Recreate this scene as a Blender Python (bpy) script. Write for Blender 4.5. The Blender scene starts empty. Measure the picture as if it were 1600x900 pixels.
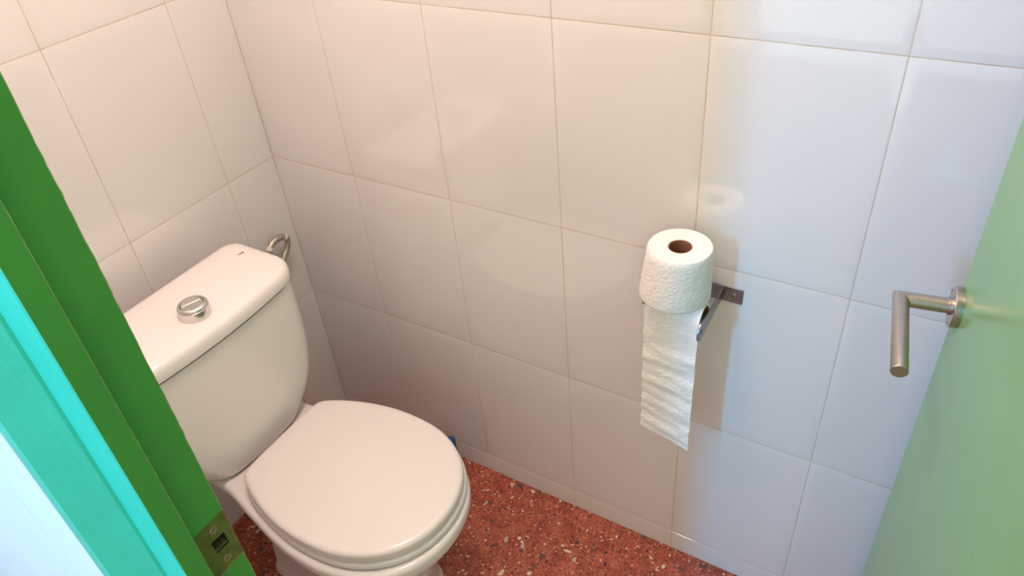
import bpy, bmesh, math, random
from mathutils import Vector, Matrix, noise
random.seed(7)
PI = math.pi
C = bpy.context.scene.collection
scn = bpy.context.scene

# ------------------------------------------------------------------ helpers
class MB:
    """collects vertices / faces (with a material slot per face)"""
    def __init__(s): s.v = []; s.f = []; s.m = []
    def add(s, vs, fs, mi=0):
        o = len(s.v); s.v += [tuple(p) for p in vs]
        for f in fs: s.f.append([o + i for i in f]); s.m.append(mi)
    def box(s, a, b, mi=0):
        x0, y0, z0 = a; x1, y1, z1 = b
        s.add([(x0,y0,z0),(x1,y0,z0),(x1,y1,z0),(x0,y1,z0),(x0,y0,z1),(x1,y0,z1),(x1,y1,z1),(x0,y1,z1)],
              [(3,2,1,0),(4,5,6,7),(0,1,5,4),(1,2,6,5),(2,3,7,6),(3,0,4,7)], mi)
    def loft(s, rings, cap0=True, cap1=True, mi=0, closed=True):
        n = len(rings[0]); vs = [p for r in rings for p in r]; fs = []
        for k in range(len(rings) - 1):
            for i in range(n if closed else n - 1):
                j = (i + 1) % n
                fs.append((k*n+i, k*n+j, (k+1)*n+j, (k+1)*n+i))
        if cap0: fs.append(tuple(range(n-1, -1, -1)))
        if cap1: fs.append(tuple((len(rings)-1)*n + i for i in range(n)))
        s.add(vs, fs, mi)
    def lathe(s, prof, c=(0,0,0), axis=(0,0,1), seg=48, mi=0, cap0=True, cap1=True):
        a = Vector(axis).normalized(); t = a.orthogonal().normalized(); b = a.cross(t); c = Vector(c)
        s.loft([[c + a*h + (t*math.cos(2*PI*i/seg) + b*math.sin(2*PI*i/seg))*r for i in range(seg)] for r, h in prof], cap0, cap1, mi)
    def tube(s, path, r, seg=14, mi=0, mitre=True):
        P = [Vector(p) for p in path]; rings = []
        up = None
        for k, p in enumerate(P):
            d0 = (P[k]-P[k-1]).normalized() if k else (P[1]-P[0]).normalized()
            d1 = (P[k+1]-P[k]).normalized() if k < len(P)-1 else d0
            t = (d0 + d1).normalized()
            if up is None: up = t.orthogonal().normalized()
            up = (up - t*up.dot(t)).normalized(); sd = t.cross(up)
            rr = r(k/(len(P)-1)) if callable(r) else r
            sc = 1/max(.4, t.dot(d0)) if mitre else 1
            bend = d1 - d0
            ring = []
            for i in range(seg):
                a = 2*PI*i/seg; o = up*math.cos(a)*rr + sd*math.sin(a)*rr
                if mitre and bend.length > 1e-6:
                    bn = bend.normalized(); o += bn*(o.dot(bn))*(sc-1)
                ring.append(p + o)
            rings.append(ring)
        s.loft(rings, True, True, mi)
    def prism(s, poly, z0, z1, mi=0):
        s.loft([[(x, y, z0) for x, y in poly], [(x, y, z1) for x, y in poly]], True, True, mi)
    def build(s, name, mats, parent=None, smooth=35, bevel=None, loc=None, sub=0, recalc=True):
        me = bpy.data.meshes.new(name); me.from_pydata(s.v, [], s.f)
        mats = mats if isinstance(mats, (list, tuple)) else [mats]
        for m in mats: me.materials.append(m)
        for p, mi in zip(me.polygons, s.m): p.material_index = mi
        if recalc:
            bm = bmesh.new(); bm.from_mesh(me); bmesh.ops.recalc_face_normals(bm, faces=bm.faces)
            bm.to_mesh(me); bm.free()
        if smooth:
            for p in me.polygons: p.use_smooth = True
            me.set_sharp_from_angle(angle=math.radians(smooth))
        o = bpy.data.objects.new(name, me); C.objects.link(o)
        if parent: o.parent = parent; 
        if loc: o.location = loc
        if bevel:
            b = o.modifiers.new('bevel', 'BEVEL'); b.width = bevel; b.segments = 3; b.limit_method = 'ANGLE'; b.angle_limit = math.radians(40)
            b.harden_normals = True
        if sub:
            u = o.modifiers.new('sub', 'SUBSURF'); u.levels = sub; u.render_levels = sub
        return o

def tag(o, label=None, cat=None, group=None, kind=None):
    if label: o['label'] = label
    if cat: o['category'] = cat
    if group: o['group'] = group
    if kind: o['kind'] = kind
    return o
def empty(name, label, cat, loc=(0,0,0), kind=None):
    o = bpy.data.objects.new(name, None); C.objects.link(o); o.location = loc; o.empty_display_size = .05
    return tag(o, label, cat, kind=kind)

# ------------------------------------------------------------------ materials
def srgb(r, g, b):
    f = lambda c: (c/255/12.92) if c/255 <= .04045 else ((c/255+.055)/1.055)**2.4
    return (f(r), f(g), f(b), 1)
class NT:
    def __init__(s, name):
        s.m = bpy.data.materials.new(name); s.m.use_nodes = True
        s.t = s.m.node_tree; s.n = s.t.nodes; s.l = s.t.links
        s.b = s.n['Principled BSDF']
    def new(s, typ, **kw):
        n = s.n.new(typ)
        for k, v in kw.items():
            if k in n.inputs: n.inputs[k].default_value = v
            else: setattr(n, k, v)
        return n
    def link(s, a, b): s.l.new(a, b)
    def coord(s): return s.new('ShaderNodeTexCoord').outputs['Object']
    def noise(s, scale, detail=3, rough=.5, co=None):
        n = s.new('ShaderNodeTexNoise'); n.inputs['Scale'].default_value = scale
        n.inputs['Detail'].default_value = detail; n.inputs['Roughness'].default_value = rough
        s.link(co or s.coord(), n.inputs['Vector']); return n
    def ramp(s, src, stops, interp='LINEAR'):
        r = s.new('ShaderNodeValToRGB'); r.color_ramp.interpolation = interp
        e = r.color_ramp.elements
        while len(e) < len(stops): e.new(.5)
        for q, (p, c) in zip(e, stops): q.position = p; q.color = c if len(c) == 4 else (*c, 1)
        s.link(src, r.inputs['Fac']); return r.outputs['Color']
    def mix(s, f, a, b):
        n = s.new('ShaderNodeMix'); n.data_type = 'RGBA'
        for sock, v in ((n.inputs['Factor'], f), (n.inputs['A'] if False else n.inputs[6], a), (n.inputs[7], b)):
            if hasattr(v, 'is_linked') or hasattr(v, 'links'): s.link(v, sock)
            else: sock.default_value = v
        return n.outputs[2]
    def bump(s, h, strength=.1, dist=.001):
        b = s.new('ShaderNodeBump'); b.inputs['Strength'].default_value = strength; b.inputs['Distance'].default_value = dist
        s.link(h, b.inputs['Height']); s.link(b.outputs['Normal'], s.b.inputs['Normal']); return b
    def set(s, **kw):
        for k, v in kw.items(): s.b.inputs[k.replace('_', ' ')].default_value = v
        return s.m

def flat(name, col, rough=.4, var=.06, scale=8, metal=0, bump=0, bscale=60, **kw):
    n = NT(name); ns = n.noise(scale, 4)
    lo = tuple(c*(1-var) for c in col[:3]) + (1,); hi = tuple(min(1, c*(1+var)) for c in col[:3]) + (1,)
    n.link(n.ramp(ns.outputs['Fac'], [(.35, lo), (.65, hi)]), n.b.inputs['Base Color'])
    if bump: n.bump(n.noise(bscale, 4).outputs['Fac'], bump, .001)
    return n.set(Roughness=rough, Metallic=metal, **kw)

def tile_mat(name, col):
    n = NT(name); co = n.coord()
    a = n.noise(1.7, 3, co=co)
    n.link(n.ramp(a.outputs['Fac'], [(.3, tuple(c*.965 for c in col[:3])), (.7, col[:3])]), n.b.inputs['Base Color'])
    b = n.noise(5.0, 1, .3, co=co)
    n.bump(b.outputs['Fac'], .12, .003)
    n.set(Roughness=.045, IOR=1.72)
    return n.m
M = {}
M['tile'] = tile_mat('glazed_tile', (.80, .775, .75, 1))
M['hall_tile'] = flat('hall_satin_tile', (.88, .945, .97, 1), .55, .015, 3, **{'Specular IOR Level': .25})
M['grout'] = flat('grout', srgb(208, 192, 172), .85, .12, 30)
M['plaster'] = flat('plaster', (.78, .77, .75, 1), .9, .03, 4)
M['china'] = flat('vitreous_china', (.87, .83, .79, 1), .10, .012, 3)
M['china_shadow_gap'] = flat('gap_shade', srgb(96, 80, 66), .8, .2, 40)  # dark brown painted in as the shade of narrow gaps in the china
M['seat'] = flat('seat_plastic', (.84, .785, .75, 1), .16, .012, 3)
M['chrome'] = flat('chrome', (.70, .68, .66, 1), .17, .03, 20, 1)
M['text'] = flat('printed_grey', srgb(120, 108, 100), .5, .05)
M['dark'] = flat('dark_recess', srgb(26, 28, 34), .7, .2, 60)
M['pale_tape'] = flat('white_ptfe_tape', (.8, .78, .75, 1), .6, .05)
M['blue'] = flat('blue_plastic', srgb(38, 84, 150), .35, .05)

def steel(name, col, rough, stretch):
    n = NT(name); mp = n.new('ShaderNodeMapping'); mp.inputs['Scale'].default_value = stretch
    n.link(n.coord(), mp.inputs['Vector'])
    a = n.noise(1, 3, .6, co=mp.outputs['Vector'])
    n.link(n.ramp(a.outputs['Fac'], [(.3, tuple(c*.86 for c in col[:3])), (.7, col[:3])]), n.b.inputs['Base Color'])
    n.bump(a.outputs['Fac'], .12, .0003)
    n.set(Roughness=rough, Metallic=1)
    return n.m
M['steel'] = steel('brushed_steel', (.57, .49, .44, 1), .28, (300, 300, 300))
M['holder'] = steel('satin_chrome', (.34, .32, .32, 1), .34, (40, 400, 400))

def hose_mat():
    n = NT('braided_steel'); w = n.new('ShaderNodeTexVoronoi'); w.inputs['Scale'].default_value = 420
    n.link(n.coord(), w.inputs['Vector'])
    n.link(n.ramp(w.outputs['Distance'], [(.1, (.30, .25, .20)), (.7, (.62, .56, .48))]), n.b.inputs['Base Color'])
    n.bump(w.outputs['Distance'], .5, .0008)
    return n.set(Roughness=.35, Metallic=.9)
M['hose'] = hose_mat()

def paint(name, col, rough, grain=.0, var=.07):
    n = NT(name); co = n.coord()
    a = n.noise(9, 5, co=co)
    c = n.ramp(a.outputs['Fac'], [(.3, tuple(x*(1-var) for x in col[:3])), (.7, tuple(x*(1+var) for x in col[:3]))])
    mp = n.new('ShaderNodeMapping'); mp.inputs['Scale'].default_value = (160, 160, 5); n.link(co, mp.inputs['Vector'])
    g = n.noise(1, 3, .6, co=mp.outputs['Vector'])
    # tiny chips and drips
    s = n.noise(55, 2, .6, co=co)
    f = n.ramp(s.outputs['Fac'], [(.74, (0, 0, 0)), (.77, (1, 1, 1))])
    c2 = n.mix(f, c, srgb(120, 140, 84))
    n.link(c2, n.b.inputs['Base Color'])
    n.bump(g.outputs['Fac'], .10 + grain, .0012)
    return n.set(Roughness=rough)
M['green'] = paint('green_gloss_paint', (.062, .295, .050, 1), .28, .05)
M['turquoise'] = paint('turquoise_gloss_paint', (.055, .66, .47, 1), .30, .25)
M['door'] = paint('light_green_door_paint', (.200, .40, .155, 1), .22, .0, .03)
M['worn_highlight'] = flat('worn_edge_highlight', srgb(128, 140, 82), .6, .25, 90)  # worn paint tone that also paints a pale edge highlight
M['wood'] = flat('bare_wood', srgb(150, 98, 70), .75, .3, 120)
M['plate'] = flat('strike_plate_olive_paint', srgb(88, 98, 40), .45, .18, 60, 0, .3, 200)
M['screw'] = flat('worn_screw_steel', srgb(150, 132, 100), .4, .2, 200, .6)

def paper_mat():
    n = NT('tissue_paper'); co = n.coord()
    a = n.noise(70, 4, .6, co=co); v = n.new('ShaderNodeTexVoronoi'); v.inputs['Scale'].default_value = 170
    n.link(co, v.inputs['Vector'])
    mth = n.new('ShaderNodeMath', operation='ADD'); n.link(a.outputs['Fac'], mth.inputs[0]); n.link(v.outputs['Distance'], mth.inputs[1])
    n.link(n.ramp(a.outputs['Fac'], [(.3, (.89, .865, .82)), (.7, (.92, .90, .865))]), n.b.inputs['Base Color'])
    n.bump(mth.outputs[0], .5, .0018)
    return n.set(Roughness=.95, Specular_IOR_Level=.15)
M['paper'] = paper_mat()
M['card'] = flat('brown_cardboard', srgb(150, 105, 72), .9, .12, 60)

def terrazzo():
    n = NT('red_terrazzo'); co = n.coord()
    # warp
    wn = n.noise(38, 2, co=co)
    sub = n.new('ShaderNodeVectorMath', operation='SUBTRACT'); n.link(wn.outputs['Color'], sub.inputs[0]); sub.inputs[1].default_value = (.5, .5, .5)
    sc = n.new('ShaderNodeVectorMath', operation='SCALE'); n.link(sub.outputs[0], sc.inputs[0]); sc.inputs['Scale'].default_value = .022
    ad = n.new('ShaderNodeVectorMath', operation='ADD'); n.link(co, ad.inputs[0]); n.link(sc.outputs[0], ad.inputs[1])
    W = ad.outputs[0]
    base = n.ramp(n.noise(26, 6, .65, co=co).outputs['Fac'], [(.25, srgb(132, 58, 44)), (.5, srgb(182, 92, 69)), (.75, srgb(208, 124, 94))])
    base = n.mix(n.ramp(n.noise(160, 2, .6, co=co).outputs['Fac'], [(.45, (0,0,0)), (.62, (.55,.55,.55))]), base, srgb(120, 46, 38))
    def chips(scale, keep, rad, cols, base, stretch=None):
        v = n.new('ShaderNodeTexVoronoi'); v.inputs['Scale'].default_value = scale
        if stretch:
            mp = n.new('ShaderNodeMapping'); mp.inputs['Scale'].default_value = stretch; mp.inputs['Rotation'].default_value = (0, 0, .5); n.link(W, mp.inputs['Vector']); n.link(mp.outputs[0], v.inputs['Vector'])
        else: n.link(W, v.inputs['Vector'])
        sep = n.new('ShaderNodeSeparateColor'); n.link(v.outputs['Color'], sep.inputs[0])
        k = n.new('ShaderNodeMath', operation='GREATER_THAN'); n.link(sep.outputs[0], k.inputs[0]); k.inputs[1].default_value = keep
        rr = n.new('ShaderNodeMath', operation='MULTIPLY'); n.link(sep.outputs[1], rr.inputs[0]); rr.inputs[1].default_value = rad
        r = n.new('ShaderNodeMath', operation='LESS_THAN'); n.link(v.outputs['Distance'], r.inputs[0]); n.link(rr.outputs[0], r.inputs[1])
        f = n.new('ShaderNodeMath', operation='MULTIPLY'); n.link(k.outputs[0], f.inputs[0]); n.link(r.outputs[0], f.inputs[1])
        col = n.ramp(sep.outputs[2], cols, 'CONSTANT')
        return n.mix(f.outputs[0], base, col)
    base = chips(170, .45, .62, [(0, srgb(132, 46, 36)), (.3, srgb(206, 118, 88)), (.6, srgb(112, 58, 50)), (.8, srgb(190, 96, 70))], base)
    base = chips(300, .60, .60, [(0, srgb(92, 36, 30)), (.35, srgb(206, 132, 104)), (.7, srgb(96, 66, 58))], base, (1, .7, 1))
    base = chips(72, .80, .48, [(0, srgb(104, 74, 66)), (.5, srgb(140, 84, 68)), (.8, srgb(92, 76, 72))], base, (.7, 1, 1))
    base = chips(130, .86, .52, [(0, srgb(66, 44, 42)), (.5, srgb(206, 158, 134)), (.75, srgb(100, 76, 68))], base)
    base = chips(95, .915, .46, [(0, srgb(232, 212, 194)), (.5, srgb(214, 176, 152)), (.8, srgb(196, 182, 166))], base, (1, .5, 1))
    base = chips(95, .915, .46, [(0, srgb(232, 212, 194)), (.5, srgb(214, 176, 152)), (.8, srgb(224, 206, 186))], base, (.5, 1, 1))
    base = chips(190, .90, .58, [(0, srgb(236, 218, 200)), (.6, srgb(212, 168, 142))], base)
    # faint seam between the slabs
    sx = n.new('ShaderNodeSeparateXYZ'); n.link(co, sx.inputs[0])
    def seam(sock, at, base):
        a = n.new('ShaderNodeMath', operation='SUBTRACT'); n.link(sock, a.inputs[0]); a.inputs[1].default_value = at
        b = n.new('ShaderNodeMath', operation='ABSOLUTE'); n.link(a.outputs[0], b.inputs[0])
        c = n.new('ShaderNodeMath', operation='LESS_THAN'); n.link(b.outputs[0], c.inputs[0]); c.inputs[1].default_value = .0004
        d = n.new('ShaderNodeMath', operation='MULTIPLY'); n.link(c.outputs[0], d.inputs[0]); d.inputs[1].default_value = .6
        return n.mix(d.outputs[0], base, srgb(172, 120, 98))
    base = seam(sx.outputs[0], .585, base); base = seam(sx.outputs[0], 1.0, base)
    n.link(base, n.b.inputs['Base Color'])
    n.link(n.ramp(n.noise(9, 4, co=co).outputs['Fac'], [(.3, (.28,.28,.28)), (.7, (.5,.5,.5))]), n.b.inputs['Roughness'])
    return n.m
M['floor'] = terrazzo()

# ------------------------------------------------------------------ room shell
TW, TH, Z0 = .2550, .3882, .0617           # tile width, height, height of the lowest cut row
ROOMH = 2.42
X1, YL, YO = 1.75, -.823, -.8842           # far end, room side and hall side of the door wall
def cuts(a, b, start, step):
    r = [a]; k = math.ceil((a - start)/step + 1e-6)
    while start + k*step < b - 1e-6:
        r.append(start + k*step); k += 1
    return r + [b]
VC = cuts(0, ROOMH, Z0, TH)
def tiles(mb, o, u, w, us, vs, mi=0, dome=.0009):
    """pillowed tiles: o origin, u horizontal axis, w outward normal, us / vs the cuts"""
    o = Vector(o); u = Vector(u); w = Vector(w); z = Vector((0,0,1))
    for i in range(len(us)-1):
        for j in range(len(vs)-1):
            a0, a1, b0, b1 = us[i], us[i+1], vs[j], vs[j+1]
            if min(a1-a0, b1-b0) < .012: continue
            rings = []
            for ins, h in ((.0008, -.0006), (.0010, -.0001), (.0018, 0), (.0045, dome*.30), (.0085, dome*.68), (.0130, dome*.93), (.0170, dome), (.021, dome)):
                ins = min(ins, .45*min(a1-a0, b1-b0))
                rings.append([o + u*x + z*y + w*h for x, y in ((a0+ins, b0+ins), (a1-ins, b0+ins), (a1-ins, b1-ins), (a0+ins, b1-ins))])
            mb.loft(rings, False, True, mi)
T = .10
def struct(o, label, cat): return tag(o, label, cat, kind='structure')

mb = MB(); tiles(mb, (0,0,0), (1,0,0), (0,-1,0), cuts(0, X1, .246, TW), VC)
mb.box((-T, .0004, 0), (X1+T, T, ROOMH), 1)
struct(mb.build('wall_right', [M['tile'], M['grout']], smooth=50), 'glossy white tiled wall carrying the paper holder, right of the toilet', 'wall')
mb = MB(); tiles(mb, (0,0,0), (0,-1,0), (1,0,0), cuts(0, -YL, .1368, TW), VC)
mb.box((-T, YL, 0), (-.0004, .0012, ROOMH), 1)
struct(mb.build('wall_back', [M['tile'], M['grout']], smooth=50), 'white tiled wall directly behind the toilet tank', 'wall')
mb = MB(); tiles(mb, (X1,0,0), (0,-1,0), (-1,0,0), cuts(0, -YL, .1368, TW), VC)
mb.box((X1+.0012, YL, 0), (X1+T, .0012, ROOMH), 1)
struct(mb.build('wall_front', [M['tile'], M['grout']], smooth=50), 'white tiled wall behind the open door, facing the toilet', 'wall')
DX0, DX1, DH = .80, 1.58, 2.07             # rough opening of the doorway
mb = MB()
tiles(mb, (0,YL,0), (1,0,0), (0,1,0), cuts(0, DX0, .246, TW), VC)
tiles(mb, (0,YL,0), (1,0,0), (0,1,0), cuts(DX1, X1, .246, TW), VC)
tiles(mb, (0,YL,0), (1,0,0), (0,1,0), cuts(DX0, DX1, .246, TW), cuts(DH, ROOMH, Z0, TH))
HC = VC
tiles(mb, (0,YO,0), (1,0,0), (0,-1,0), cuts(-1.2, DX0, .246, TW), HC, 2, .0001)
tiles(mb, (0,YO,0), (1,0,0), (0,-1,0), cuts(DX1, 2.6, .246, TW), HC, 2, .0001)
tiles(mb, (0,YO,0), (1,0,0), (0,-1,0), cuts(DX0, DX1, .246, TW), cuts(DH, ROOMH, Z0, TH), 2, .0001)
e = .0004
mb.box((-1.2, YO+e, 0), (DX0, YL-e, ROOMH), 1); mb.box((DX1, YO+e, 0), (2.6, YL-e, ROOMH), 1); mb.box((DX0, YO+e, DH), (DX1, YL-e, ROOMH), 1)
struct(mb.build('wall_left', [M['tile'], M['grout'], M['hall_tile']], smooth=50), 'bright white wall around the green doorway, left of its casing', 'wall')
mb = MB(); mb.box((-1.2, -3.2, -.1), (2.6, T, 0))
struct(mb.build('floor', M['floor'], smooth=0), 'red terrazzo floor with white and dark chips', 'floor')
mb = MB(); mb.box((-T, YO, ROOMH), (X1+T, T, ROOMH+.1))
struct(mb.build('ceiling', M['plaster'], smooth=0), 'plain white ceiling above the toilet room', 'ceiling')

# ------------------------------------------------------------------ door frame (trim_1)
JX = .84
fr = empty('trim_1', 'dark green painted door frame with lock strike plate, in the left foreground', 'door frame', (JX, YL, 0), 'structure')
FO = Vector((JX, YL, 0))
def loc(p): return (p[0]-FO.x, p[1]-FO.y, p[2])
ZS = 1.002                                   # height of the lock
def jamb(mirror=False):
    # plan profile (x, y); the room side arris is a worn, uneven chamfer
    zs = [0 + DH*k/400 for k in range(401)] if not mirror else [0, DH]
    rings = []
    for z in zs:
        j = 0 if mirror else .0007*noise.noise(Vector((3.1, 7.7, z*26))) + .0007*noise.noise(Vector((9, 2, z*110)))
        prof = [(JX, YL-.0012+j*.9), (JX, YL-.0620+.0225), (.8521-.0010, YL-.0398), (.8521, YL-.0408), (.8521, YO+.0012), (.8509, YO), (.806, YO), (.797, YO+.004), (.797, YL), (JX-.0014, YL+j)]
        if mirror: prof = [(2*(JX+.35)-x, y) for x, y in prof]
        rings.append([loc((x, y, z)) for x, y in prof])
    n = len(prof); m = MB(); m.loft(rings)
    # worn arrises, with a pale highlight painted in, get their own slot
    nf = 0
    for k in range(len(zs)-1):
        for i in range(n):
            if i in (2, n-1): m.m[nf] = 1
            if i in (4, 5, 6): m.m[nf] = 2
            nf += 1
    return m
jo = jamb().build('jamb', [M['green'], M['worn_highlight'], M['turquoise']], fr, smooth=20)
# mortise for the latch, cut into the jamb
cm = MB(); cm.box(loc((.818, -.8475, ZS-.0085)), loc((.86, -.8315, ZS+.0105)))
cut = cm.build('cutter', M['dark'], fr, smooth=0)
bo = jo.modifiers.new('mortise', 'BOOLEAN'); bo.object = cut; bo.operation = 'DIFFERENCE'; bo.solver = 'EXACT'
bpy.context.view_layer.update()
me = bpy.data.meshes.new_from_object(jo.evaluated_get(bpy.context.evaluated_depsgraph_get()))
jo.modifiers.clear(); jo.data = me
bpy.data.objects.remove(cut)
jamb(True).build('jamb', [M['green'], M['worn_highlight'], M['turquoise']], fr, smooth=20)
m = MB(); m.box(loc((JX, YO, DH-.04)), loc((2*(JX+.35)-JX, YL, DH))); m.build('head', M['green'], fr, smooth=0)
# sloping casing on the hall side
cp = [(.8095, YO), (.8095, YO-.0030), (.8080, YO-.0055), (.7930, -.9178), (.7890, -.9192), (.7600, -.9150), (.7450, -.9060), (.7400, YO)]
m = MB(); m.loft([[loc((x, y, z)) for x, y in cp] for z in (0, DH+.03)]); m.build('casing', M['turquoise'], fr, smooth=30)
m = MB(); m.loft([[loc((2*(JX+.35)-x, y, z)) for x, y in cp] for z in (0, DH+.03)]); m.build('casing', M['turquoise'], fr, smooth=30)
# strike plate with its square hole, two countersunk screws and bare wood showing round it
sp = MB()
def ringplate(mb, x0, x1, outer, inner):
    A = [(x0, *p) for p in outer]; B = [(x0, *p) for p in inner]; A1 = [(x1, *p) for p in outer]; B1 = [(x1, *p) for p in inner]
    vs = [loc(p) for p in A + B + A1 + B1]; f = []
    for i in range(4):
        j = (i+1) % 4
        f += [(i, j, 4+j, 4+i), (8+i, 8+j, 12+j, 12+i), (i, j, 8+j, 8+i), (4+i, 4+j, 12+j, 12+i)]
    mb.add(vs, f)
ya, yb = -.8625, -.8245
ringplate(sp, JX-.0004, JX+.0009, [(ya, .9685), (yb, .9705), (yb, 1.0352), (ya, 1.0335)], [(-.8472, .9940), (-.8318, .9945), (-.8322, 1.0115), (-.8475, 1.0120)])
plate = sp.build('strike_plate', M['plate'], fr, smooth=0); plate['label'] = 'olive painted metal strike plate with a square hole'
for zc in (1.0235, .9800):
    s = MB(); s.lathe([(.0045, 0), (.0045, .0003), (.0036, .0008), (.0032, .0006), (.0018, .0004), (.0014, -.0004)], loc((JX+.0008, -.8400, zc)), (1,0,0), 20)
    s.build('screw', M['screw'], plate)
s = MB(); s.box(loc((.826, -.8470, .9948)), loc((.8385, -.8322, .9968))); s.build('latch_lip', M['screw'], plate, smooth=0)['label'] = 'bare metal lip inside the latch hole'
s = MB(); s.box(loc((.8185, -.8472, .9936)), loc((.8200, -.8320, 1.0122)))
ringplate(s, .8185, .8388, [(-.8474, .9936), (-.8316, .9936), (-.8316, 1.0124), (-.8474, 1.0124)], [(-.8466, .9944), (-.8324, .9944), (-.8324, 1.0116), (-.8466, 1.0116)]); s.build('latch_recess', M['dark'], plate, smooth=0)
def splinter(p, q, w):
    vs = []; n = 22
    for k in range(n+1):
        t = k/n; y = p[0]+(q[0]-p[0])*t; z = p[1]+(q[1]-p[1])*t
        ww = w*(.35+.65*abs(noise.noise(Vector((t*9, w*1000, 3))))*2)
        dx, dz = (q[0]-p[0]), (q[1]-p[1]); L = math.hypot(dx, dz); nx, nz = -dz/L, dx/L
        vs += [loc((JX+.0007, y+nx*ww, z+nz*ww)), loc((JX+.0007, y-nx*ww, z-nz*ww)), loc((JX-.0002, y-nx*ww, z-nz*ww)), loc((JX-.0002, y+nx*ww, z+nz*ww))]
    m = MB(); m.loft([vs[4*k:4*k+4] for k in range(n+1)]); return m
wd = splinter((ya, .9672), (yb, .9692), .0013)
w2 = splinter((yb+.0004, .9685), (yb+.0004, 1.036), .0008); o = len(wd.v); wd.v += w2.v; wd.f += [[o+i for i in f] for f in w2.f]; wd.m += w2.m
wd.build('bare_wood_edge', M['wood'], fr, smooth=0)['label'] = 'bare brown wood showing around the strike plate'

# ------------------------------------------------------------------ door leaf
A = math.radians(99)
D = Vector((math.cos(A), math.sin(A), 0)); N = Vector((math.cos(A+PI/2), math.sin(A+PI/2), 0))
HG = Vector((1.54, -.823, 0))
door = empty('door_1', 'open light green door with a steel lever handle, at the right edge', 'door', HG, 'structure')
door.rotation_euler = (0, 0, A)             # local x along the leaf, local y = outer face direction
L = .6965
m = MB(); m.box((0, 0, .008), (L, .035, DH-.045)); m.build('door_leaf', M['door'], door, bevel=.0022)
m = MB()
for z in (.25, 1.0, 1.8): m.lathe([(.006, -.05), (.006, .05)], (-.004, .0, z), (0,0,1), 14)
m.build('hinge', M['steel'], door)
hd = empty('door_handle', None, None); hd.parent = door; hd.location = (.677, .035, .985)
m = MB(); m.lathe([(.026, 0), (.0262, .0010), (.0262, .0088), (.0255, .0098), (.0242, .0101), (.0100, .0101)], (0,0,0), (0,1,0), 56)
ro = m.build('rosette', M['steel'], hd, smooth=30)
m = MB()
for a0 in (.5, 2.6, 4.2):
    m.lathe([(.0018, 0), (.0018, .0003)], (.0215*math.cos(a0), .0100, .0215*math.sin(a0)), (0,1,0), 12)
m.build('rosette_notch', M['dark'], ro)
off = .0660; r = .0098
m = MB()
pts = [(0, .0095, 0), (0, off-.016, 0), (0, off-.004, 0), (-.0040, off, -.0002), (-.016, off, -.0008), (-.134, off, -.0080)]
m = MB(); m.tube(pts[:2]+[(0, off, 0)]+[(-.1300, off, -.0080)], r, 40)
m.build('lever', M['steel'], hd, smooth=40, bevel=.0012)
m = MB(); m.lathe([(.0112, 0), (.0112, .0035), (r, .0040)], (0, .0100, 0), (0,1,0), 36); m.build('collar', M['steel'], hd)

# ------------------------------------------------------------------ toilet
def smooth_closed(P, n):
    """closed Catmull-Rom through P, n samples evenly by length"""
    P = [Vector(p) for p in P]; out = []
    k = len(P)
    for i in range(k):
        p0, p1, p2, p3 = P[i-1], P[i], P[(i+1) % k], P[(i+2) % k]
        for s in range(12):
            t = s/12
            out.append(.5*((2*p1) + (p2-p0)*t + (2*p0-5*p1+4*p2-p3)*t*t + (3*p1-p0-3*p2+p3)*t**3))
    ln = [0]
    for i in range(len(out)): ln.append(ln[-1] + (out[(i+1) % len(out)]-out[i]).length)
    tot = ln[-1]; res = []; j = 0
    for q in range(n):
        d = tot*q/n
        while ln[j+1] < d: j += 1
        a, b = out[j], out[(j+1) % len(out)]
        f = (d-ln[j])/max(1e-9, ln[j+1]-ln[j]); res.append(a+(b-a)*f)
    return res
def outline(half, yc, n=160, skew=0):
    """half: list of (x, half width) from the back to the front tip; mirrored about y = yc"""
    pts = [(x, yc+h, 0) for x, h in half] + [(x, yc-h, 0) for x, h in reversed(half) if h > 1e-6]
    return smooth_closed(pts, n)
def inset(ring, d, z):
    n = len(ring); out = []
    for i in range(n):
        t = (ring[(i+1) % n]-ring[i-1]); t.z = 0; t.normalize()
        nn = Vector((t.y, -t.x, 0))          # outward for counter-clockwise, inward for clockwise
        out.append((ring[i], nn))
    area = sum(ring[i].x*ring[(i+1) % n].y - ring[(i+1) % n].x*ring[i].y for i in range(n))
    s = 1 if area > 0 else -1
    return [Vector((p.x - s*q.x*d, p.y - s*q.y*d, z)) for p, q in out]

YT = -.417
toilet = empty('toilet', 'white close-coupled toilet with closed lid and chrome flush button on tank', 'toilet', (.30, YT, 0))
TO = Vector((.30, YT, 0))
def tl(ring): return [Vector(p)-TO for p in ring]

# bowl: rim plan lofted down to the foot
RIM = [(.055, .05), (.06, .112), (.085, .124), (.16, .127), (.25, .131), (.325, .149), (.43, .173), (.50, .180), (.56, .178), (.62, .162), (.668, .134), (.701, .097), (.720, .053), (.727, 0)]
rim = outline(RIM, YT)
FOOT = [(.195, .030), (.198, .072), (.220, .083), (.30, .090), (.38, .100), (.46, .111), (.52, .113), (.558, .100), (.583, .075), (.596, .037), (.599, 0)]
foot = outline(FOOT, YT)
def align(R):                               # same start: the back centre
    return R
def blend(t, z, ins=0):
    ring = []
    for p, q in zip(rim, foot):
        rear = min(1, max(0, (.50-p.x)/.22)); tt = t + (1-(1-t)**3.2 - t)*rear
        ring.append(p*(1-tt) + q*tt)
    return inset(ring, ins, z)
rings = [inset(rim, .030, .398), inset(rim, .012, .4015), inset(rim, .005, .4005), inset(rim, .0015, .397), inset(rim, 0, .391), inset(rim, .0005, .376), inset(rim, .003, .366)]
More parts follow.
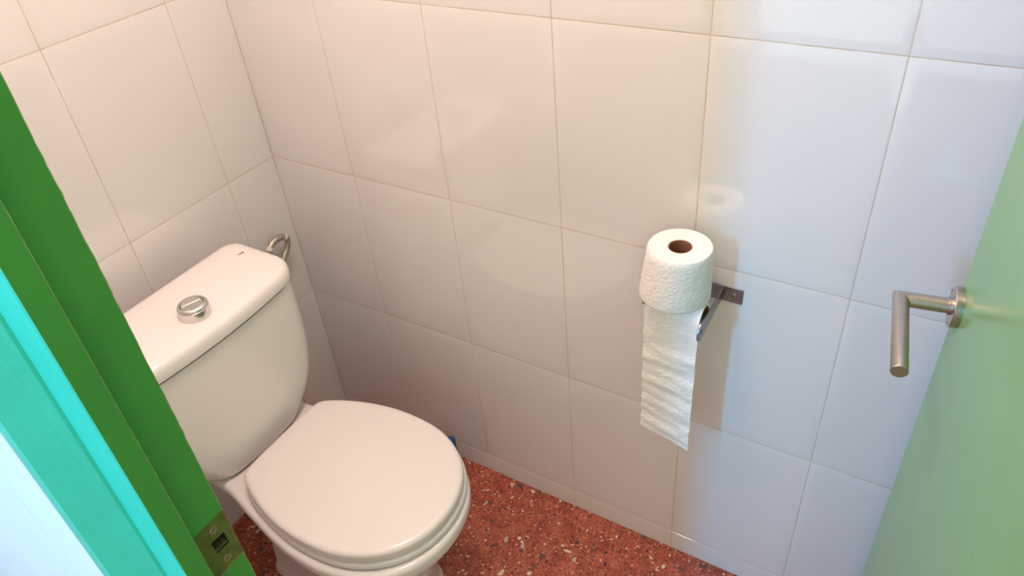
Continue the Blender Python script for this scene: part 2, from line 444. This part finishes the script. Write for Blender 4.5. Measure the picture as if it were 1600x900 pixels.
for t, z in ((.06, .350), (.15, .322), (.27, .285), (.42, .24), (.58, .195), (.74, .15), (.87, .105), (.96, .06), (1.0, .03)):
    rings.append(blend(t, z, .003 + .020*math.sin(PI*min(1, t*1.0))))
rings += [inset(foot, -.004, .020), inset(foot, -.006, .012), inset(foot, -.006, 0)]
m = MB(); m.loft([tl(r) for r in rings]); m.build('bowl', M['china'], toilet, smooth=60)
# seat ring
SEAT = [(.292, .06), (.296, .112), (.312, .130), (.343, .147), (.408, .165), (.479, .1765), (.557, .1745), (.614, .1595), (.659, .132), (.691, .097), (.712, .053), (.7200, 0)]
YS = -.4085
seat = outline(SEAT, YS)
m = MB(); m.loft([tl(q) for q in (inset(seat, .03, .4035), inset(seat, .004, .4035), inset(seat, .0008, .406), inset(seat, 0, .411), inset(seat, .0015, .418), inset(seat, .006, .4215), inset(seat, .03, .4215))])
m.build('seat', M['seat'], toilet, smooth=60)
# lid: slightly domed, rolled edge, slightly skewed like the photo's
LID = [(.288, .055), (.291, .097), (.301, .117), (.343, .140), (.408, .1615), (.479, .1725), (.557, .1700), (.612, .155), (.656, .129), (.688, .095), (.709, .052), (.7165, 0)]
YD = -.4105
lid = outline(LID, YD)
lr = [inset(lid, .012, .4235), inset(lid, .003, .4235), inset(lid, .0008, .4245), inset(lid, 0, .427), inset(lid, 0, .438), inset(lid, .0006, .4410), inset(lid, .0020, .4435), inset(lid, .0045, .4455), inset(lid, .0085, .4470), inset(lid, .015, .4480), *[[Vector((.49+(p.x-.49)*k, YD+(p.y-YD)*k, zz)) for p in inset(lid, .015, 0)] for k, zz in ((.90, .4490), (.72, .4500), (.45, .4508), (.12, .4512))]]
m = MB(); m.loft([tl(q) for q in lr]); m.build('lid', M['seat'], toilet, smooth=60)
for s in (-1, 1):                            # hinge blocks under the lid's back edge
    m = MB(); m.lathe([(.010, -.022), (.011, -.020), (.011, .020), (.010, .022)], tl([(.283, YS+s*.075, .4135)])[0], (0,1,0), 24)
    m.build('lid_hinge', M['seat'], toilet, smooth=40)

# tank: rounded-rectangle sections, bowed front
YK = -.428
def tank_ring(z, hw, xf, xb, bow, rad, n=128):
    """plan section: half width hw, front x xf (bowed), back x xb, corner radius rad"""
    pts = []
    def arc(cx, cy, a0, a1):
        for k in range(13):
            a = a0+(a1-a0)*k/12; pts.append((cx+rad*math.cos(a), cy+rad*math.sin(a)))
    arc(xf-rad, YK-hw+rad, -PI/2, 0)
    for k in range(1, 12): pts.append((xf, YK-hw+rad+(2*hw-2*rad)*k/12))
    arc(xf-rad, YK+hw-rad, 0, PI/2)
    for k in range(1, 8): pts.append((xf-rad+(xb+.03-xf+rad)*k/8, YK+hw))
    r0 = rad; rad = .03
    arc(xb+rad, YK+hw-rad, PI/2, PI)
    for k in range(1, 12): pts.append((xb, YK+hw-rad-(2*hw-2*rad)*k/12))
    arc(xb+rad, YK-hw+rad, PI, 1.5*PI)
    rad = r0
    for k in range(1, 8): pts.append((xb+.03+(xf-rad-xb-.03)*k/8, YK-hw))
    out = []
    for x, y in pts:
        g = max(0, (x-xb)/(xf-xb))
        out.append(Vector((x - bow*((y-YK)/hw)**2*g**1.5, y, z)))
    return out
body = []
for z, hw, xf, xb in ((.4040, .116, .2500, .084), (.4048, .123, .2545, .080), (.408, .129, .2565, .077), (.416, .137, .2575, .075), (.430, .151, .2590, .072), (.450, .169, .2605, .071), (.475, .185, .2615, .070), (.505, .197, .262, .070), (.545, .2035, .2640, .070), (.60, .2065, .2660, .070), (.66, .2070, .2675, .070), (.728, .2060, .2690, .070)):
    body.append(tl(tank_ring(z, hw, xf, xb, .016, .050)))
m = MB(); m.loft(body)
tank = m.build('tank', M['china'], toilet, smooth=60)
m = MB(); m.loft([tl(tank_ring(z, .119, .2505, .085, .016, .045)) for z in (.4000, .4046)]); m.build('tank_seam_shade', M['china_shadow_gap'], tank, smooth=0)  # dark slab added to draw the shaded seam between tank and bowl
# lid of the tank
def lidring(z, d):
    return tl(tank_ring(z, .2105-d, .2775-d, .0640+d, .018, .058))
kr = [lidring(.7305, .010), lidring(.7305, .0025), lidring(.7315, .0006), lidring(.734, 0), lidring(.746, .0004), lidring(.7515, .0014), lidring(.7560, .0034), lidring(.7595, .0064), lidring(.7622, .0105), lidring(.7640, .0160), lidring(.7655, .0240), lidring(.7664, .0320)]
_b = lidring(0, .0320)
for k, zz in ((.88, .7676), (.6, .7687), (.2, .7692)): kr.append([Vector((-.13+(p.x+.13)*k, (YK-YT)+(p.y-(YK-YT))*k, zz)) for p in _b])
m = MB(); m.loft(kr); tlid = m.build('tank_lid', M['china'], toilet, smooth=60)
m = MB(); m.loft([lidring(.7270, .0035), lidring(.7308, .0035)]); m.build('lid_gap_shade', M['china_shadow_gap'], tank, smooth=0)  # dark strip painting the shade in the gap under the tank lid
# flush button
bt = empty('flush_button', None, None); bt.parent = toilet; bt.location = Vector((.2150, -.4390, .7690))-TO
m = MB(); m.lathe([(.0290, -.002), (.0293, 0), (.0292, .0012), (.0288, .0165), (.0280, .0172)], (0,0,0), (0,0,1), 64)
m.build('button_base', M['chrome'], bt, smooth=30)
m = MB(); m.lathe([(.0283, .0176), (.0286, .0182), (.0282, .0198), (.0262, .0228), (.0238, .0242), (.0222, .0242), (.0214, .0232), (.0212, .0190)], (0,0,0), (0,0,1), 64)
m.build('button_ring', M['chrome'], bt, smooth=40)
def key(a0, a1, name):
    n = 30; q = MB(); ang = [a0+(a1-a0)*k/n for k in range(n+1)]
    q.loft([[(rad*math.cos(a), rad*math.sin(a), z) for a in ang] for rad, z in ((.0206, .0192), (.0206, .0226), (.0198, .0236), (.0120, .0230))])
    return q.build(name, M['chrome'], bt, smooth=30)
key(-2.05, 1.35, 'full_flush_key'); key(1.43, 2*PI-2.13, 'half_flush_key')
m = MB(); m.lathe([(.0279, .0168), (.0279, .0180)], (0,0,0), (0,0,1), 64, cap0=False, cap1=False); m.build('button_seam', M['dark'], bt)
# maker's mark on the tank lid
def text(name, body, size, mat, parent, mtx):
    cu = bpy.data.curves.new(name, 'FONT'); cu.body = body; cu.size = size; cu.align_x = 'CENTER'; cu.align_y = 'CENTER'; cu.extrude = .00015; cu.offset = size*.012
    t = bpy.data.objects.new('tmp', cu); C.objects.link(t); bpy.context.view_layer.update()
    me = bpy.data.meshes.new_from_object(t.evaluated_get(bpy.context.evaluated_depsgraph_get()))
    bpy.data.objects.remove(t); me.materials.clear(); me.materials.append(mat)
    o = bpy.data.objects.new(name, me); C.objects.link(o); o.parent = parent; o.matrix_local = mtx; return o
text('printed_mark', 'Roca', .0125, M['text'], tlid, Matrix.Translation(Vector((.138, -.2620, .7671))-TO) @ Matrix.Rotation(PI/2, 4, 'Z') @ Matrix.Rotation(math.radians(2), 4, 'X'))

# ------------------------------------------------------------------ water hose looping behind the tank
hose = empty('supply_hose', 'braided steel water hose looping up in the corner behind the tank', 'hose', (.03, -.10, .40))
HO = Vector((.03, -.10, .40))
hp = [(.012, -.300, .300), (.030, -.275, .330), (.036, -.22, .41), (.034, -.165, .49), (.031, -.120, 0.5570), (.029, -.085, 0.6020), (.029, -.0615, 0.6260), (.029, -.0530, 0.6450), (.029, -.0610, 0.6590), (.029, -.080, 0.6655), (.029, -.099, 0.6615), (.030, -.1130, 0.6470), (.034, -.119, 0.6220), (.044, -.136, 0.5720), (.054, -.19, .50), (.058, -.25, .44), (.060, -.28, .405)]
def catmull(P, n=10):
    P = [Vector(p) for p in P]; P = [2*P[0]-P[1]] + P + [2*P[-1]-P[-2]]; out = []
    for i in range(1, len(P)-2):
        for s in range(n):
            t = s/n; a, b, c, d = P[i-1:i+3]
            out.append(.5*((2*b)+(c-a)*t+(2*a-5*b+4*c-d)*t*t+(3*b-a-3*c+d)*t**3))
    return out + [P[-2]]
path = [p-HO for p in catmull(hp)]
m = MB(); m.tube(path, .0074, 16, mitre=False); m.build('braid', M['hose'], hose, smooth=60)
def along(lo, hi, r, name, mat):
    q = MB(); q.tube(path[lo:hi], r, 16, mitre=False); q.build(name, mat, hose, smooth=60)
along(104, 109, .0082, 'white_tape', M['pale_tape']); along(77, 81, .0082, 'white_tape', M['pale_tape'])
for k in range(83, 102, 5): along(k, k+4, .0081, 'crimp_ring', M['hose'])
m = MB(); m.lathe([(.014, -.0005), (.014, .006), (.010, .008), (.010, .022), (.012, .024)], Vector((0, -.300, .300))-HO, (1,0,0), 24); m.build('wall_nut', M['chrome'], hose, smooth=30)

# ------------------------------------------------------------------ paper holder on the right wall
ho = empty('paper_holder', 'satin chrome toilet paper holder screwed to the tiled wall', 'paper holder', (1.02, 0, .79))
HOO = Vector((1.02, 0, .79))
zs0, zs1 = .7735, .8045
m = MB(); m.box(Vector((1.000, -.0032, zs0))-HOO, Vector((1.103, -.0002, zs1))-HOO)
pl = m.build('wall_plate', M['holder'], ho, smooth=0, bevel=.0006)
for x in (1.088, 1.018):
    s = MB(); s.lathe([(.0055, 0), (.0052, .0010), (.0036, .0018), (.0022, .0018), (.0018, .0006)], Vector((x, -.0031, .7885))-HOO, (0,-1,0), 24); s.build('screw', M['screw'], pl, smooth=30)
def arm(x):
    # flat bar standing out from the wall, with a rounded, slightly dropped end
    pr = [(-.0030, .8020), (-.040, .8010), (-.080, .8010)]
    for k in range(15):
        a = PI/2 + PI*k/14; pr.append((-.1090+.0195*math.cos(a), .7865+.0195*math.sin(a)))
    pr += [(-.085, .7720), (-.040, .7790), (-.0030, .7790)]
    rings = [[Vector((x+dx, y, z))-HOO for y, z in pr] for dx in (-.0013, .0013)]
    q = MB(); q.loft(rings); o = q.build('arm', M['holder'], ho, smooth=30, bevel=.0004)
    b = MB(); b.lathe([(.0042, 0), (.0042, .0010), (.0034, .0014)], Vector((x+.0012, -.1130, .7865))-HOO, (1,0,0), 20); b.build('rivet', M['screw'], o, smooth=30)
    return o
arm(1.0685)
m = MB(); m.lathe([(.0050, -.056), (.0050, .056)], Vector((1.0135, -.0860, .7940))-HOO, (1,0,0), 20); m.build('spindle', M['holder'], ho, smooth=40)

# used roll on the spindle with the hanging tail
ur = empty('used_toilet_roll', 'nearly used up toilet roll in the holder with a long sheet hanging down', 'toilet paper', (1.010, -.0860, .7940))
UO = Vector((1.010, -.0860, .7940))
x0, x1 = .9700, 1.0648
R = .0262
m = MB(); m.lathe([(.0215, x0), (R-.0008, x0), (R, x0+.001), (R, x1-.001), (R-.0008, x1), (.0215, x1), (.0215, x0)], (0-UO.x, -.0860-UO.y, .7940-UO.z), (1,0,0), 56, cap0=False, cap1=False)
m.build('paper_winding', M['paper'], ur, smooth=40)
m = MB(); m.lathe([(.0200, x0+.0005), (.0214, x0+.0005), (.0214, x1-.0005), (.0200, x1-.0005), (.0200, x0+.0005)], (0-UO.x, 0, 0), (1,0,0), 40, cap0=False, cap1=False)
m.build('cardboard_core', M['card'], ur, smooth=40)
# sheet: follows the roll's front then hangs
m = MB(); nx, nz = 26, 90; rows = []
for j in range(nz+1):
    t = j/nz; row = []
    for i in range(nx+1):
        s = i/nx; x = x0 + (x1-x0)*s
        if t < .12:
            a = math.radians(75 - 75*t/.12); y = -.0860-(R+.0007)*math.cos(a); z = .7940+(R+.0007)*math.sin(a)
        else:
            q = (t-.12)/.88; zb = .5200 - .0260*s - .0008*math.sin(s*9)
            z = .7940 + (zb-.7940)*q
            y = -.0860-(R+.0007) + (.0010*math.sin(q*31+s*2.2)+.0006*math.sin(q*67-s*1.5))*min(1, q*3) + .0016*noise.noise(Vector((s*2.2, q*9, 1)))*min(1, q*4) + .0007*noise.noise(Vector((s*5, q*30, 5)))*min(1, q*4) + .010*q*q*(.3-s)*.3
            x += .0010*noise.noise(Vector((2, q*12, s)))
        row.append(Vector((x, y, z))-UO)
    rows.append(row)
th = .0006
vs = []; fs = []
for side in (0, 1):
    for row in rows:
        for p in row: vs.append(p + Vector((0, th*side, 0)))
w = nx+1; o2 = len(rows)*w
for j in range(nz):
    for i in range(nx):
        a = j*w+i; fs.append((a, a+1, a+1+w, a+w)); fs.append((o2+a, o2+a+w, o2+a+1+w, o2+a+1))
for j in range(nz): fs.append((j*w, (j+1)*w, o2+(j+1)*w, o2+j*w)); fs.append((j*w+nx, o2+j*w+nx, o2+(j+1)*w+nx, (j+1)*w+nx))
for i in range(nx): fs.append((nz*w+i, nz*w+i+1, o2+nz*w+i+1, o2+nz*w+i))
m.add(vs, fs); m.build('hanging_sheet', M['paper'], ur, smooth=60)

# full roll standing on end on top of it
tr = empty('toilet_roll', 'full white toilet roll standing on end on top of the holder', 'toilet paper', (1.008, -.0760, .8205))
H = .0985
seg = 96
prof = [(.0190, .001), (.0560, 0), (.0582, .0015), (.0588, .006), (.0572, .030), (.0548, .060), (.0528, .088), (.0518, .0955), (.0500, H), (.0460, H+.0004), (.0390, H-.0002), (.0320, H+.0003), (.0250, H), (.0205, H-.0003), (.0192, H-.0012)]
rings = []
for r_, h_ in prof:
    ring = []
    for i in range(seg):
        a = 2*PI*i/seg
        rr = r_*(1 + .006*noise.noise(Vector((math.cos(a)*1.6, math.sin(a)*1.6, h_*14))) + (.0025*noise.noise(Vector((math.cos(a)*9, math.sin(a)*9, h_*160))) if .001 < h_ < .096 else 0))
        ring.append((rr*math.cos(a) + .0060*h_/H, rr*math.sin(a) - .0035*h_/H, h_))
    rings.append(ring)
rings.append(rings[0])
m = MB(); m.loft(rings, False, False); m.build('paper_winding', M['paper'], tr, smooth=50)
m = MB()
cr = [[(r_*math.cos(2*PI*i/48) + .0060*h_/H, r_*math.sin(2*PI*i/48) - .0035*h_/H, h_) for i in range(48)] for r_, h_ in ((.0189, .0012), (.0189, H-.0015), (.0176, H-.0015), (.0176, .0012))]
m.loft(cr + [cr[0]], False, False); m.build('cardboard_core', M['card'], tr, smooth=40)

# small blue thing behind the seat
m = MB(); m.lathe([(.013, 0), (.0145, .002), (.0145, .085), (.0138, .094), (.0110, .099), (.0110, .104), (.0135, .105), (.0135, .127), (.0120, .130)], (0,0,0), (0,0,1), 36)
tag(m.build('bottle', M['blue'], smooth=40, loc=(.424, -.050, 0)), 'small blue plastic bottle by the wall, barely showing past the lid', 'bottle')

# ------------------------------------------------------------------ lights
def aim(o, target):
    d = Vector(target) - o.location; o.rotation_euler = d.to_track_quat('-Z', 'Y').to_euler()
def light(name, typ, loc_, energy, col, **kw):
    l = bpy.data.lights.new(name, typ); l.energy = energy; l.color = col
    for k, v in kw.items(): setattr(l, k, v)
    o = bpy.data.objects.new(name, l); C.objects.link(o); o.location = loc_; return o
light('room_lamp', 'POINT', (.74, -.43, 2.26), 26, (1, .765, .72), shadow_soft_size=.12)
light('hall_lamp', 'POINT', (2.0, -2.6, 2.12), 17, (1, .74, .55), shadow_soft_size=.04)
wl = light('window_daylight', 'AREA', (.445, -2.6, 1.72), 36, (.05, .48, 1), shape='RECTANGLE', size=.16, size_y=.8)
aim(wl, (.85, 0, .75))
w = bpy.data.worlds.new('world'); scn.world = w; w.use_nodes = True
bg = w.node_tree.nodes['Background']; bg.inputs[0].default_value = (.95, 1, .90, 1); bg.inputs[1].default_value = .90

# ------------------------------------------------------------------ camera
RM = [[0.85581608, 0.5109836, -0.08046492], [-0.25527673, 0.55249494, 0.79346275], [0.44990291, -0.65851735, 0.60327627]]
cam = bpy.data.cameras.new('camera'); cam.sensor_width = 36; cam.lens = 1176.9066*36/1600; cam.clip_start = .02
co = bpy.data.objects.new('camera', cam); C.objects.link(co)
m4 = Matrix(RM).transposed().to_4x4(); m4.translation = Vector((1.33876113, -1.03588286, 1.60562716)); co.matrix_world = m4
scn.camera = co
vs_ = scn.view_settings
scn.display_settings.display_device = 'sRGB'
vs_.view_transform = 'Standard'; vs_.look = 'None'; vs_.gamma = 1; vs_.use_curve_mapping = False; vs_.exposure = 0
